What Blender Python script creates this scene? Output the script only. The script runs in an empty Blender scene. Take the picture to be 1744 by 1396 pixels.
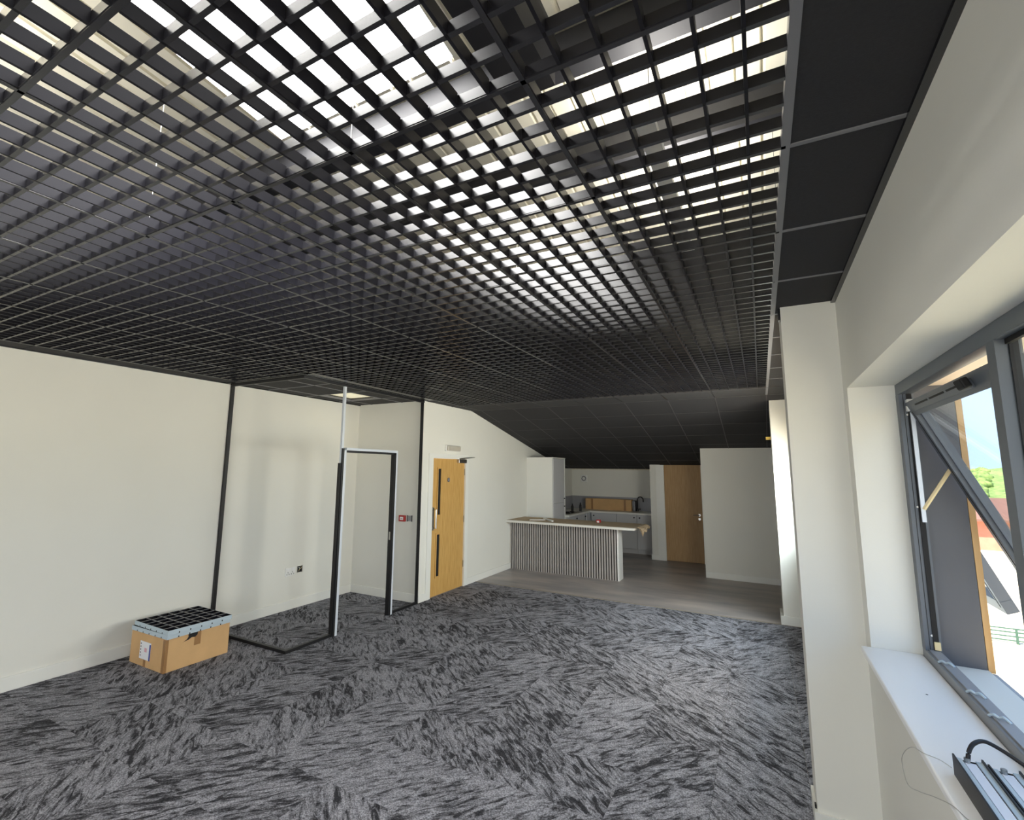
import bpy, bmesh, math, random
from mathutils import Vector, Matrix
random.seed(7)
SC = bpy.context.scene
COL = SC.collection

# ------------------------------------------------------------------ camera
W, H = 1744, 1396
F, YAW, PITCH, ROLL, CX, CY = 822.39, -0.50293, 0.142318, 0.011766, 839.51, 681.68
CAMZ = 1.845
fwd = Vector((math.sin(YAW)*math.cos(PITCH), math.cos(YAW)*math.cos(PITCH), math.sin(PITCH)))
rgt = Vector((math.cos(YAW), -math.sin(YAW), 0))
up = rgt.cross(fwd)
r2 = rgt*math.cos(ROLL) + up*math.sin(ROLL)
u2 = -rgt*math.sin(ROLL) + up*math.cos(ROLL)
cd = bpy.data.cameras.new('camera')
cd.sensor_fit = 'HORIZONTAL'; cd.sensor_width = 36; cd.lens = F/W*36
cd.shift_x = (W/2-CX)/W; cd.shift_y = (CY-H/2)/W
cd.clip_start = 0.02; cd.clip_end = 2000
cam = bpy.data.objects.new('camera', cd); COL.objects.link(cam)
M = Matrix((r2, u2, -fwd)).transposed().to_4x4(); M.translation = (0, 0, CAMZ)
cam.matrix_world = M
SC.camera = cam

# ------------------------------------------------------------------ world, sun, daylight, exposure
wd = bpy.data.worlds.new('sky'); SC.world = wd; wd.use_nodes = True
nt = wd.node_tree; bg = nt.nodes['Background']
tc = nt.nodes.new('ShaderNodeTexCoord'); sx = nt.nodes.new('ShaderNodeSeparateXYZ')
cr = nt.nodes.new('ShaderNodeValToRGB')
nt.links.new(tc.outputs['Generated'], sx.inputs[0]); nt.links.new(sx.outputs[2], cr.inputs[0]); nt.links.new(cr.outputs[0], bg.inputs[0])
cr.color_ramp.elements[0].position = 0.0; cr.color_ramp.elements[0].color = (0.55, 0.74, 1.0, 1)
cr.color_ramp.elements[1].position = 0.5; cr.color_ramp.elements[1].color = (0.42, 0.64, 1.0, 1)
bg.inputs[1].default_value = 2.0
sd = bpy.data.lights.new('sun', 'SUN'); sd.energy = 16.0; sd.angle = math.radians(1.0); sd.color = (1, 0.93, 0.80)
sun = bpy.data.objects.new('sun', sd); COL.objects.link(sun)
sun.rotation_euler = Vector((0.42, 0.55, -1.0)).to_track_quat('-Z', 'Y').to_euler()

def area(name, loc, direction, sx_, sy_, energy, color):
    l = bpy.data.lights.new(name, 'AREA'); l.shape = 'RECTANGLE'; l.size = sx_; l.size_y = sy_; l.energy = energy; l.color = color
    o = bpy.data.objects.new(name, l); COL.objects.link(o); o.location = loc
    o.rotation_euler = Vector(direction).to_track_quat('-Z', 'Z').to_euler()
    return o
DAY = (1.0, 0.97, 0.93)
YR = -4.0      # rear wall behind the camera
REAR_WIN = [(-5.0, -3.5), (-3.1, -1.6), (-1.2, 0.1)]
for a_, b_ in REAR_WIN:      # daylight through the glazing of the rear wall
    area('daylight_rear_window', ((a_+b_)/2, YR-0.02, 1.45), (0, 1, 0), b_-a_-0.1, 1.9, 34, DAY)
# daylight at the side windows that the photo does not look out of: cool sky light coming down, warm light thrown up by the sunlit yard
for ya, yb, en in ((-2.6, -0.3, 88), (3.68, 5.87, 150), (6.2, 7.05, 92)):
    area('skylight_side_window', (0.70, (ya+yb)/2, 1.64), (-1, 0, -0.45), yb-ya-0.2, 1.1, en*(0.52 if ya < 6 else 0.72), (0.80, 0.93, 1.0))
    area('yardlight_side_window', (0.71, (ya+yb)/2, 1.64), (-1, 0, 0.5), yb-ya-0.2, 1.1, en*(0.48 if ya < 6 else 0.28), (1.0, 0.75, 0.43))
SC.view_settings.view_transform = 'Standard'; SC.view_settings.look = 'None'
SC.view_settings.gamma = 1.0; SC.view_settings.use_curve_mapping = False
SC.view_settings.exposure = 0.0

# ------------------------------------------------------------------ materials
def lin(c):
    return tuple(((v/255)/12.92 if v/255 <= 0.04045 else ((v/255+0.055)/1.055)**2.4) for v in c)
def mat(name, rgb, rough=0.6, metal=0.0, spec=0.5, var=0.0, vscale=8.0, bump=0.0, bscale=60.0, emit=0.0, stretch=None, rgb2=None):
    m = bpy.data.materials.new(name); m.use_nodes = True
    n = m.node_tree; b = n.nodes['Principled BSDF']
    c = lin(rgb)
    b.inputs['Base Color'].default_value = (*c, 1); b.inputs['Roughness'].default_value = rough
    b.inputs['Metallic'].default_value = metal; b.inputs['Specular IOR Level'].default_value = spec
    if emit:
        b.inputs['Emission Color'].default_value = (*c, 1); b.inputs['Emission Strength'].default_value = emit
    if var or bump or rgb2:
        t = n.nodes.new('ShaderNodeTexCoord'); mp = n.nodes.new('ShaderNodeMapping')
        n.links.new(t.outputs['Object'], mp.inputs[0])
        if stretch: mp.inputs['Scale'].default_value = stretch
    if var or rgb2:
        z = n.nodes.new('ShaderNodeTexNoise'); z.inputs['Scale'].default_value = vscale; z.inputs['Detail'].default_value = 6
        n.links.new(mp.outputs[0], z.inputs['Vector'])
        r = n.nodes.new('ShaderNodeValToRGB'); r.color_ramp.elements[0].position = 0.3; r.color_ramp.elements[1].position = 0.7
        c2 = lin(rgb2) if rgb2 else tuple(min(1, v*(1+var)) for v in c)
        c1 = c if rgb2 else tuple(v*(1-var) for v in c)
        r.color_ramp.elements[0].color = (*c1, 1); r.color_ramp.elements[1].color = (*c2, 1)
        n.links.new(z.outputs[0], r.inputs[0]); n.links.new(r.outputs[0], b.inputs['Base Color'])
    if bump:
        z2 = n.nodes.new('ShaderNodeTexNoise'); z2.inputs['Scale'].default_value = bscale; z2.inputs['Detail'].default_value = 3
        n.links.new(mp.outputs[0], z2.inputs['Vector'])
        bp = n.nodes.new('ShaderNodeBump'); bp.inputs['Strength'].default_value = bump; bp.inputs['Distance'].default_value = 0.01
        n.links.new(z2.outputs[0], bp.inputs['Height']); n.links.new(bp.outputs[0], b.inputs['Normal'])
    return m

MT = {}
MT['paint'] = mat('wall paint', (230, 229, 221), 0.75, var=0.015, vscale=1.5, bump=0.03, bscale=120)
MT['gloss'] = mat('satin white paint', (236, 236, 230), 0.4)
MT['tile'] = mat('black mineral ceiling tile', (40, 40, 43), 0.85, var=0.12, vscale=90, bump=0.15, bscale=250)
MT['tee'] = mat('charcoal ceiling tee', (112, 112, 117), 0.45, spec=0.6)
MT['blade'] = mat('black lacquered aluminium', (27, 27, 32), 0.27, spec=0.95)
MT['blade2'] = mat('matt black aluminium', (28, 28, 34), 0.42, spec=0.12)
MT['liner'] = mat('cream roof liner sheet', (236, 231, 212), 0.6, var=0.03, vscale=2)
MT['steel'] = mat('dark primed steel', (38, 38, 42), 0.6)
MT['oak'] = mat('oak veneer', (216, 174, 104), 0.5, vscale=5, stretch=(1, 9, 0.9), rgb2=(196, 150, 80))
MT['oak2'] = mat('plain oak veneer', (184, 150, 104), 0.55, vscale=5, stretch=(9, 1, 0.9), rgb2=(170, 134, 88))
MT['tee2'] = mat('dark slope tee', (66, 65, 66), 0.6)
MT['black'] = mat('black powder coat', (18, 18, 21), 0.45)
MT['silver'] = mat('satin aluminium', (216, 223, 232), 0.4, metal=0.15)
MT['chrome'] = mat('brushed steel', (190, 188, 184), 0.28, metal=1.0)
MT['card'] = mat('corrugated cardboard', (208, 168, 118), 0.85, var=0.06, vscale=6)
MT['card2'] = mat('kraft board sheet', (190, 168, 138), 0.85, var=0.10, vscale=9)
MT['tape'] = mat('brown parcel tape', (158, 118, 76), 0.35)
MT['white'] = mat('white plastic', (235, 235, 232), 0.4)
MT['paper'] = mat('paper label', (238, 238, 240), 0.6)
MT['blue'] = mat('blue print', (62, 78, 160), 0.5)
MT['navy'] = mat('navy sign print', (28, 32, 62), 0.4)
MT['red'] = mat('red plastic', (178, 38, 38), 0.4)
MT['frame'] = mat('anthracite window frame', (94, 100, 108), 0.42)
MT['gasket'] = mat('rubber gasket', (14, 14, 16), 0.7)
MT['board'] = mat('dark grey reveal board', (92, 93, 98), 0.6, var=0.05, vscale=3)
MT['extoak'] = mat('exterior oak trim', (206, 168, 116), 0.6, vscale=4, stretch=(6, 6, 0.6), rgb2=(188, 146, 92))
MT['head'] = mat('pale head lining', (226, 206, 184), 0.6)
MT['cill'] = mat('grey aluminium cill', (150, 152, 156), 0.5)
MT['cill2'] = mat('mid grey frame sill', (126, 128, 131), 0.45)
MT['rib'] = mat('grey cell rib', (138, 137, 138), 0.5)
MT['pink'] = mat('faint pink print', (226, 176, 186), 0.6)
MT['ledpanel'] = mat('warm white light panel', (240, 232, 200), 0.5, emit=0.55)
MT['sill'] = mat('white window board', (246, 247, 248), 0.35)
MT['slat'] = mat('grey oak slat', (186, 181, 177), 0.6, vscale=12, stretch=(8, 8, 0.7), rgb2=(166, 160, 156))
MT['felt'] = mat('black acoustic felt', (17, 17, 18), 0.95)
MT['worktop'] = mat('white worktop', (232, 230, 222), 0.35)
MT['cab'] = mat('pale grey cabinet front', (196, 196, 198), 0.5)
MT['knob'] = mat('black knob', (16, 16, 17), 0.4)
MT['splash'] = mat('grey splashback', (150, 150, 154), 0.3)
MT['cable'] = mat('black rubber cable', (20, 18, 24), 0.45)
MT['wire'] = mat('steel wire', (196, 196, 192), 0.35, metal=0.7)
MT['diff'] = mat('opal diffuser', (226, 232, 244), 0.4)
MT['lens'] = mat('ribbed clear lens', (196, 190, 178), 0.3)
MT['bluepanel'] = mat('pale blue membrane', (176, 196, 214), 0.5)
MT['batten'] = mat('pine batten', (222, 204, 160), 0.7)
MT['palealu'] = mat('bare pale aluminium', (192, 208, 218), 0.4, metal=0.2)
MT['yard'] = mat('pale concrete yard', (214, 200, 172), 0.9, var=0.06, vscale=0.4)
MT['grass'] = mat('wooded hill foliage', (84, 112, 52), 0.9, vscale=0.9, rgb2=(150, 170, 96))
MT['brick'] = mat('salmon brick', (190, 128, 108), 0.9, var=0.1, vscale=3)
MT['rooftile'] = mat('brown roof covering', (118, 84, 74), 0.8, var=0.1, vscale=2)
MT['net'] = mat('green mesh', (62, 92, 78), 0.7)
MT['yellow'] = mat('yellow tag', (212, 176, 74), 0.5)
MT['hob'] = mat('black glass hob', (22, 22, 24), 0.15)
MT['dust'] = mat('grey dusty threshold', (150, 140, 128), 0.6, var=0.15, vscale=12)

def glassmat(name, tint=(0.96, 0.98, 0.98), refl=0.05):
    m = bpy.data.materials.new(name); m.use_nodes = True; n = m.node_tree
    for q in list(n.nodes):
        if q.type != 'OUTPUT_MATERIAL': n.nodes.remove(q)
    out = n.nodes['Material Output']; mx = n.nodes.new('ShaderNodeMixShader'); tr = n.nodes.new('ShaderNodeBsdfTransparent'); gl = n.nodes.new('ShaderNodeBsdfGlossy')
    lw = n.nodes.new('ShaderNodeLayerWeight'); pw = n.nodes.new('ShaderNodeMath'); pw.operation = 'POWER'; pw.inputs[1].default_value = 5
    n.links.new(lw.outputs['Facing'], pw.inputs[0]); fr = n.nodes.new('ShaderNodeMath'); fr.operation = 'MULTIPLY_ADD'; fr.inputs[1].default_value = 0.6; fr.inputs[2].default_value = refl
    n.links.new(pw.outputs[0], fr.inputs[0])
    tr.inputs[0].default_value = (*tint, 1); gl.inputs['Roughness'].default_value = 0.02
    n.links.new(fr.outputs[0], mx.inputs[0]); n.links.new(tr.outputs[0], mx.inputs[1]); n.links.new(gl.outputs[0], mx.inputs[2]); n.links.new(mx.outputs[0], out.inputs[0])
    return m
MT['glass'] = glassmat('clear glass')
m = bpy.data.materials.new('glowing rooflight sheet'); m.use_nodes = True; n = m.node_tree
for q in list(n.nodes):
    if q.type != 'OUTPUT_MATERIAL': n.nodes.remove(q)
tl = n.nodes.new('ShaderNodeEmission'); tl.inputs[0].default_value = (1.0, 0.985, 0.96, 1); tl.inputs[1].default_value = 28.0   # rooflight glows by itself in place of the daylight behind it
n.links.new(tl.outputs[0], n.nodes['Material Output'].inputs[0]); MT['rooflight_glow'] = m

# carpet: diagonal streaks in the tile's own axes, so a quarter turned tile streaks the other way
m = bpy.data.materials.new('streaked carpet tile'); m.use_nodes = True; n = m.node_tree; b = n.nodes['Principled BSDF']
b.inputs['Roughness'].default_value = 0.95; b.inputs['Specular IOR Level'].default_value = 0.15
t = n.nodes.new('ShaderNodeTexCoord'); oi = n.nodes.new('ShaderNodeObjectInfo')
vm = n.nodes.new('ShaderNodeVectorMath'); vm.operation = 'SCALE'; vm.inputs['Scale'].default_value = 3.7
n.links.new(oi.outputs['Location'], vm.inputs[0])
ad = n.nodes.new('ShaderNodeVectorMath'); ad.operation = 'ADD'
mp = n.nodes.new('ShaderNodeMapping'); mp.vector_type = 'POINT'; mp.inputs['Rotation'].default_value = (0, 0, math.radians(-49))
n.links.new(t.outputs['Object'], mp.inputs[0])
mp2 = n.nodes.new('ShaderNodeMapping'); mp2.inputs['Scale'].default_value = (2.9, 12, 1)
n.links.new(mp.outputs[0], mp2.inputs[0]); n.links.new(mp2.outputs[0], ad.inputs[0]); n.links.new(vm.outputs[0], ad.inputs[1])
wv = n.nodes.new('ShaderNodeTexNoise'); wv.inputs['Scale'].default_value = 1.9; wv.inputs['Detail'].default_value = 12; wv.inputs['Roughness'].default_value = 0.74; wv.inputs['Distortion'].default_value = 1.1
n.links.new(ad.outputs[0], wv.inputs['Vector'])
rp = n.nodes.new('ShaderNodeValToRGB'); e = rp.color_ramp.elements
e[0].position = 0.43; e[0].color = (*lin((52, 52, 56)), 1); e[1].position = 0.57; e[1].color = (*lin((148, 148, 155)), 1)
k = rp.color_ramp.elements.new(0.485); k.color = (*lin((112, 112, 118)), 1)
lf = n.nodes.new('ShaderNodeTexNoise'); lf.inputs['Scale'].default_value = 4.5; lf.inputs['Detail'].default_value = 2
lo = n.nodes.new('ShaderNodeVectorMath'); lo.operation = 'ADD'; n.links.new(t.outputs['Object'], lo.inputs[0]); n.links.new(vm.outputs[0], lo.inputs[1]); n.links.new(lo.outputs[0], lf.inputs['Vector'])
ls = n.nodes.new('ShaderNodeMath'); ls.operation = 'MULTIPLY_ADD'; ls.inputs[1].default_value = 0.16; ls.inputs[2].default_value = -0.08; n.links.new(lf.outputs[0], ls.inputs[0])
sm = n.nodes.new('ShaderNodeMath'); sm.operation = 'ADD'; n.links.new(wv.outputs[0], sm.inputs[0]); n.links.new(ls.outputs[0], sm.inputs[1])
rn = n.nodes.new('ShaderNodeMath'); rn.operation = 'MULTIPLY_ADD'; rn.inputs[1].default_value = 0.05; rn.inputs[2].default_value = -0.02; n.links.new(oi.outputs['Random'], rn.inputs[0])
sm2 = n.nodes.new('ShaderNodeMath'); sm2.operation = 'ADD'; n.links.new(sm.outputs[0], sm2.inputs[0]); n.links.new(rn.outputs[0], sm2.inputs[1])
n.links.new(sm2.outputs[0], rp.inputs[0])
sp = n.nodes.new('ShaderNodeTexNoise'); sp.inputs['Scale'].default_value = 120; sp.inputs['Detail'].default_value = 2
n.links.new(t.outputs['Object'], sp.inputs['Vector'])
mr = n.nodes.new('ShaderNodeMapRange'); mr.inputs[1].default_value = 0.3; mr.inputs[2].default_value = 0.7; mr.inputs[3].default_value = 0.38; mr.inputs[4].default_value = 1.5
n.links.new(sp.outputs[0], mr.inputs[0])
ml = n.nodes.new('ShaderNodeMix'); ml.data_type = 'RGBA'; ml.blend_type = 'MULTIPLY'; ml.inputs[0].default_value = 1
n.links.new(rp.outputs[0], ml.inputs[6]); n.links.new(mr.outputs[0], ml.inputs[7]); n.links.new(ml.outputs[2], b.inputs['Base Color'])
bp = n.nodes.new('ShaderNodeBump'); bp.inputs['Strength'].default_value = 0.5; bp.inputs['Distance'].default_value = 0.006
n.links.new(sp.outputs[0], bp.inputs['Height']); n.links.new(bp.outputs[0], b.inputs['Normal'])
MT['carpet'] = m

# kitchen vinyl: grey with brown marks
m = mat('grey brown vinyl floor', (132, 129, 130), 0.42, spec=0.5, vscale=1.6, rgb2=(178, 168, 161), stretch=(0.7, 2.2, 1)); MT['vinyl'] = m

# ------------------------------------------------------------------ mesh helpers
class MB:
    def __init__(s): s.bm = bmesh.new()
    def box(s, x0, x1, y0, y1, z0, z1):
        v = [s.bm.verts.new(p) for p in ((x0,y0,z0),(x1,y0,z0),(x1,y1,z0),(x0,y1,z0),(x0,y0,z1),(x1,y0,z1),(x1,y1,z1),(x0,y1,z1))]
        for f in ((0,3,2,1),(4,5,6,7),(0,1,5,4),(1,2,6,5),(2,3,7,6),(3,0,4,7)): s.bm.faces.new([v[i] for i in f])
        return s
    def prism(s, pts, a, b, axis='X'):     # pts: polygon in the other two axes
        def P(p, t):
            return {'X': (t, p[0], p[1]), 'Y': (p[0], t, p[1]), 'Z': (p[0], p[1], t)}[axis]
        A = [s.bm.verts.new(P(p, a)) for p in pts]; B = [s.bm.verts.new(P(p, b)) for p in pts]
        s.bm.faces.new(A); s.bm.faces.new(list(reversed(B)))
        for i in range(len(pts)):
            j = (i+1) % len(pts); s.bm.faces.new((A[i], B[i], B[j], A[j]))
        return s
    def tube(s, pts, r, seg=8):
        pts = [Vector(p) for p in pts]; rings = []
        for i, p in enumerate(pts):
            d = (pts[min(i+1, len(pts)-1)] - pts[max(i-1, 0)]).normalized()
            a = Vector((0, 0, 1)) if abs(d.z) < 0.9 else Vector((1, 0, 0))
            u = d.cross(a).normalized(); w = d.cross(u)
            rr = r[i] if isinstance(r, (list, tuple)) else r
            rings.append([s.bm.verts.new(p + (u*math.cos(2*math.pi*k/seg) + w*math.sin(2*math.pi*k/seg))*rr) for k in range(seg)])
        for A, B in zip(rings, rings[1:]):
            for k in range(seg): s.bm.faces.new((A[k], A[(k+1) % seg], B[(k+1) % seg], B[k]))
        s.bm.faces.new(list(reversed(rings[0]))); s.bm.faces.new(rings[-1])
        return s
    def bevel(s, w, seg=2):
        bmesh.ops.bevel(s.bm, geom=list(s.bm.edges), offset=w, segments=seg, affect='EDGES', profile=0.5, clamp_overlap=True); return s
    def xf(s, M): bmesh.ops.transform(s.bm, matrix=M, verts=list(s.bm.verts)); return s
    def mesh(s, name):
        bmesh.ops.recalc_face_normals(s.bm, faces=list(s.bm.faces))
        me = bpy.data.meshes.new(name); s.bm.to_mesh(me); s.bm.free(); return me

def crv(pts, n=6):
    P = [Vector(p) for p in pts]; out = []
    for i in range(len(P)-1):
        a, b, c, d = P[max(i-1, 0)], P[i], P[i+1], P[min(i+2, len(P)-1)]
        for k in range(n):
            t_ = k/n
            out.append(0.5*((2*b)+(c-a)*t_+(2*a-5*b+4*c-d)*t_*t_+(3*b-a-3*c+d)*t_**3))
    return out+[P[-1]]
def tag(o, label=None, cat=None, group=None, kind=None):
    if label: o['label'] = label
    if cat: o['category'] = cat
    if group: o['group'] = group
    if kind: o['kind'] = kind
    return o
def link(name, me, parent=None, loc=None, rotz=0):
    o = bpy.data.objects.new(name, me); COL.objects.link(o)
    if loc is not None: o.location = loc
    if rotz: o.rotation_euler.z = rotz
    if parent is not None:
        o.parent = parent
    return o
ORG = {}
def wloc(o):
    return ORG.get(o.name, Vector((0, 0, 0)))
def empty(name, loc, label=None, cat=None, group=None, kind=None):
    o = bpy.data.objects.new(name, None); COL.objects.link(o); o.location = loc; o.empty_display_size = 0.05
    ORG[o.name] = Vector(loc); return tag(o, label, cat, group, kind)
def obj(name, mb, m, parent=None, smooth=False):
    """mesh written in world coordinates; its origin is put at its own centre of base"""
    bm = mb.bm
    xs = [v.co for v in bm.verts]
    lo = Vector((min(v.x for v in xs), min(v.y for v in xs), min(v.z for v in xs))); hi = Vector((max(v.x for v in xs), max(v.y for v in xs), max(v.z for v in xs)))
    c = Vector(((lo.x+hi.x)/2, (lo.y+hi.y)/2, lo.z))
    bmesh.ops.translate(bm, vec=-c, verts=list(bm.verts))
    me = mb.mesh(name); me.materials.append(MT[m])
    if smooth:
        for p in me.polygons: p.use_smooth = True
    o = bpy.data.objects.new(name, me); COL.objects.link(o)
    o.location = c - (wloc(parent) if parent else Vector((0, 0, 0)))
    if parent: o.parent = parent
    ORG[o.name] = c
    return o
def bx(name, m, parent, *a, bev=0.0):
    mb = MB().box(*a)
    if bev: mb.bevel(bev)
    return obj(name, mb, m, parent)
def struct(o, label, cat): return tag(o, label, cat, kind='structure')

# ------------------------------------------------------------------ dimensions
XL, XD, XW = -5.53, -4.27, 0.433          # left wall, door wall, window wall
XO = 0.855                                # outer face of the window wall
CZ = 2.83                                 # ceiling
YB0, YB1 = 3.52, 5.66                     # glazed booth
YC = 7.2                                  # carpet edge
YK = 12.05                                # kitchen back wall
YS, SL = 7.006, 0.212                     # slope start, slope
def sz(y): return CZ - SL*(min(y, 11.4) - YS)
def rz(y): return 2.95 + (0.1 if y < 7 else SL)*(7 - y)       # underside of roof

# ------------------------------------------------------------------ floors
floor = struct(bx('floor', 'dust', None, XL-0.3, XO, YR-0.2, YC, -0.2, -0.006), 'streaked charcoal grey carpet tiles across the main room floor', 'floor')
ROWS = ['BBABAAAABBABA', 'AAABBBABAAABA', 'AAAABAAAAAABB', 'AAABBAABAAABB', 'ABBBABAAAABAB', 'BABBABABBBABB', 'BBBAABBABAABA', 'ABABBABABABBA', 'BBBABBBAABBBA', 'AAABBBABBBABA', 'BBABAABBAABAA', 'BBABBBAABAAAB', 'BAAABAABBBBAA', 'ABBAAABAABBAA']
cache = {}
for j in range(-9, 14):
    for i in range(13):
        x0, y0 = -5.85+0.5*i, 0.31+0.5*j
        x1, y1 = x0+0.5, y0+0.5
        x0c, x1c, y0c, y1c = max(x0, XL), min(x1, XW), max(y0, YR), min(y1, YC)
        if y0 >= YB1 - 0.01: x0c = max(x0c, XD)
        if x1c-x0c < 0.02 or y1c-y0c < 0.02: continue
        d = ROWS[j][i] if j >= 0 else random.choice('AB')
        w_, h_ = round(x1c-x0c-0.0016, 4), round(y1c-y0c-0.0016, 4)
        key = (w_, h_, d)
        if key not in cache:
            a_, b_ = (w_, h_) if d == 'A' else (h_, w_)
            me = MB().box(-a_/2, a_/2, -b_/2, b_/2, 0, 0.006).mesh('carpet_tile'); me.materials.append(MT['carpet']); cache[key] = me
        link('carpet_tile', cache[key], floor, Vector(((x0c+x1c)/2, (y0c+y1c)/2, -0.006)) - wloc(floor), 0 if d == 'A' else math.pi/2)
kf = struct(bx('floor_kitchen', 'vinyl', None, XD-0.1, XO, YC, YK+0.1, -0.2, 0.0), 'grey brown vinyl floor of the kitchen area', 'floor')
bx('edge_strip', 'dust', kf, XD, XW, YC-0.004, YC+0.03, 0.0, 0.004)

# ------------------------------------------------------------------ walls
def yz_roof(y0, y1, z0=0.0): return [(y0, z0), (y1, z0), (y1, rz(y1))] + ([(7.0, rz(7.0))] if y0 < 7 < y1 else []) + [(y0, rz(y0))]
struct(obj('wall_left', MB().prism(yz_roof(YR, YB1+0.1), XL-0.15, XL), 'paint'), 'long plain white painted wall on the left', 'wall')
struct(obj('wall_return', MB().box(XL, XD-0.1, YB1, YB1+0.1, 0, 3.5), 'paint'), 'short white return wall closing the booth recess', 'wall')
mb = MB()
mb.prism(yz_roof(YB1, 5.88), XD-0.1, XD); mb.prism(yz_roof(5.88, 6.88, 2.05), XD-0.1, XD); mb.prism(yz_roof(6.88, YK+0.1), XD-0.1, XD)
struct(obj('wall_door_side', mb, 'paint'), 'white wall holding the oak fire door, cut by the sloping ceiling', 'wall')
struct(obj('wall_kitchen_back', MB().box(XD-0.1, XO, YK, YK+0.15, 0, 2.6), 'paint'), 'white back wall of the kitchen recess', 'wall')
struct(obj('wall_kitchen_stub', MB().prism([(-2.11, 0), (-1.90, 0), (-1.90, 2.2), (-2.11, 2.2)], 10.95, YK, 'Y'), 'paint'), 'narrow white wall end beside the kitchen door', 'wall')
mb = MB().prism([(-0.95, 0), (XW, 0), (XW, 2.45), (-0.95, 2.45)], 9.632, 9.75, 'Y').prism([(-0.95, 0), (-0.83, 0), (-0.83, 2.4), (-0.95, 2.4)], 9.75, 10.99, 'Y')
struct(obj('wall_partition', mb, 'paint'), 'white partition wall projecting in front of the kitchen door', 'wall')
struct(obj('wall_over_kitchen_door', MB().box(-1.90, -0.83, 11.0, 11.1, 1.985, 2.4), 'paint'), 'strip of white wall above the kitchen door', 'wall')
# window wall
WIN = [(-2.7, -0.2), (0.80, 3.148), (3.60, 5.95), (6.12, 7.12)]
WZ0, WZ1 = 0.97, 2.30
mb = MB(); y = YR
for a_, b_ in WIN:
    mb.prism(yz_roof(y, a_), XW, XO)
    mb.box(XW, XO, a_, b_, 0, WZ0); mb.prism(yz_roof(a_, b_, WZ1), XW, XO); y = b_
mb.prism(yz_roof(y, YK), XW, XO)
struct(obj('wall_right', mb, 'paint'), 'white window wall on the right with deep reveals', 'wall')
mb = MB(); x = XL-0.15
for a_, b_ in REAR_WIN:
    mb.box(x, a_, YR-0.15, YR, 0, 5.6); mb.box(a_, b_, YR-0.15, YR, 0, 0.4); mb.box(a_, b_, YR-0.15, YR, 2.5, 5.6); x = b_
mb.box(x, XO, YR-0.15, YR, 0, 5.6)
struct(obj('wall_rear', mb, 'paint'), 'glazed wall behind the camera', 'wall')
# pillars
near = struct(obj('wall_pillar_near', MB().box(0.16, XW, 3.28, 3.52, 0, CZ+0.06), 'paint'), 'near white boxed column beside the open window', 'column')
bx('corner_cap', 'blade', near, 0.148, 0.16, 3.285, 3.33, CZ-0.075, CZ-0.005)
bx('skirting', 'gloss', near, 0.146, XW, 3.266, 3.28, 0, 0.1); bx('skirting', 'gloss', near, 0.146, 0.16, 3.28, 3.52, 0, 0.1)
bx('cable_stub', 'black', near, 0.150, 0.158, 3.30, 3.325, 0.10, 0.118)
far = struct(obj('wall_pillar_far', MB().box(0.15, XW, 7.222, 7.6, 0, 2.80), 'paint'), 'far white boxed column at the edge of the kitchen floor', 'column')
bx('skirting', 'gloss', far, 0.118, XW, 7.207, 7.222, 0, 0.105); bx('skirting', 'gloss', far, 0.118, 0.15, 7.222, 7.6, 0, 0.105)
# skirtings
def skirt(name, label, *a): return struct(bx(name, 'gloss', None, *a, bev=0.004), label, 'skirting')
skirt('baseboard_left', 'white skirting along the long left wall', XL, XL+0.016, YR, YB1, 0, 0.115)
skirt('baseboard_return', 'white skirting along the short booth return wall', XL, XD, YB1-0.016, YB1, 0, 0.115)
skirt('baseboard_door_side', 'white skirting between the oak fire door and the slatted bar', XD, XD+0.016, 6.93, 8.5, 0, 0.105)
skirt('baseboard_corner', 'short white skirting between the booth and the oak fire door', XD, XD+0.016, YB1, 5.82, 0, 0.105)
skirt('baseboard_partition', 'white skirting at the foot of the projecting partition', -0.95, XW, 9.616, 9.632, 0, 0.105)
skirt('baseboard_stub', 'white skirting block at the narrow wall end by the kitchen door', -2.125, -1.82, 10.934, 10.95, 0, 0.105)
skirt('baseboard_right', 'white skirting under the windows of the right wall', XW-0.016, XW, YR, 3.26, 0, 0.1)

# ------------------------------------------------------------------ ceiling
ceil = empty('ceiling', (0, 0, CZ), 'black open cell grid ceiling with dark tile margins and slope', 'ceiling', kind='structure')
GX = [0.125-0.6*k for k in range(10)]                 # main tee lines
GY = [1.606+0.6*k for k in range(-4, 9)]              # cross tee lines: -0.794 .. 6.406
T_Y, T_X, H_Y, H_X = 0.009, 0.013, 0.040, 0.034
def blade_y(x): return (x-T_Y/2, x+T_Y/2, -0.294, 0.294, 0, H_Y)
def blade_x(y): return (-0.294, 0.294, y-T_X/2, y+T_X/2, 0, H_X)
RIM = [(-0.297, -0.291, -0.297, 0.297, 0.002, H_Y), (0.291, 0.297, -0.297, 0.297, 0.002, H_Y), (-0.291, 0.291, -0.297, -0.291, 0.002, H_X), (-0.291, 0.291, 0.291, 0.297, 0.002, H_X)]
OFF = [-0.2, -0.1, 0.0, 0.1, 0.2]
mb = MB()
for r in RIM: mb.box(*r)
me_rim = mb.mesh('grid_panel'); me_rim.materials.append(MT['blade2']); me_rim.materials.append(MT['blade'])
for k_, p_ in enumerate(me_rim.polygons): p_.material_index = 1 if k_ >= 12 else 0
mb = MB()
for r in RIM: mb.box(*r)
for q in OFF: mb.box(*blade_y(q))
n0 = len(mb.bm.faces)
for q in OFF: mb.box(*blade_x(q))
me_panel = mb.mesh('grid_panel'); me_panel.materials.append(MT['blade2']); me_panel.materials.append(MT['blade'])
for k_, p_ in enumerate(me_panel.polygons): p_.material_index = 1 if k_ >= n0 or 12 <= k_ < 24 else 0
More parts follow.
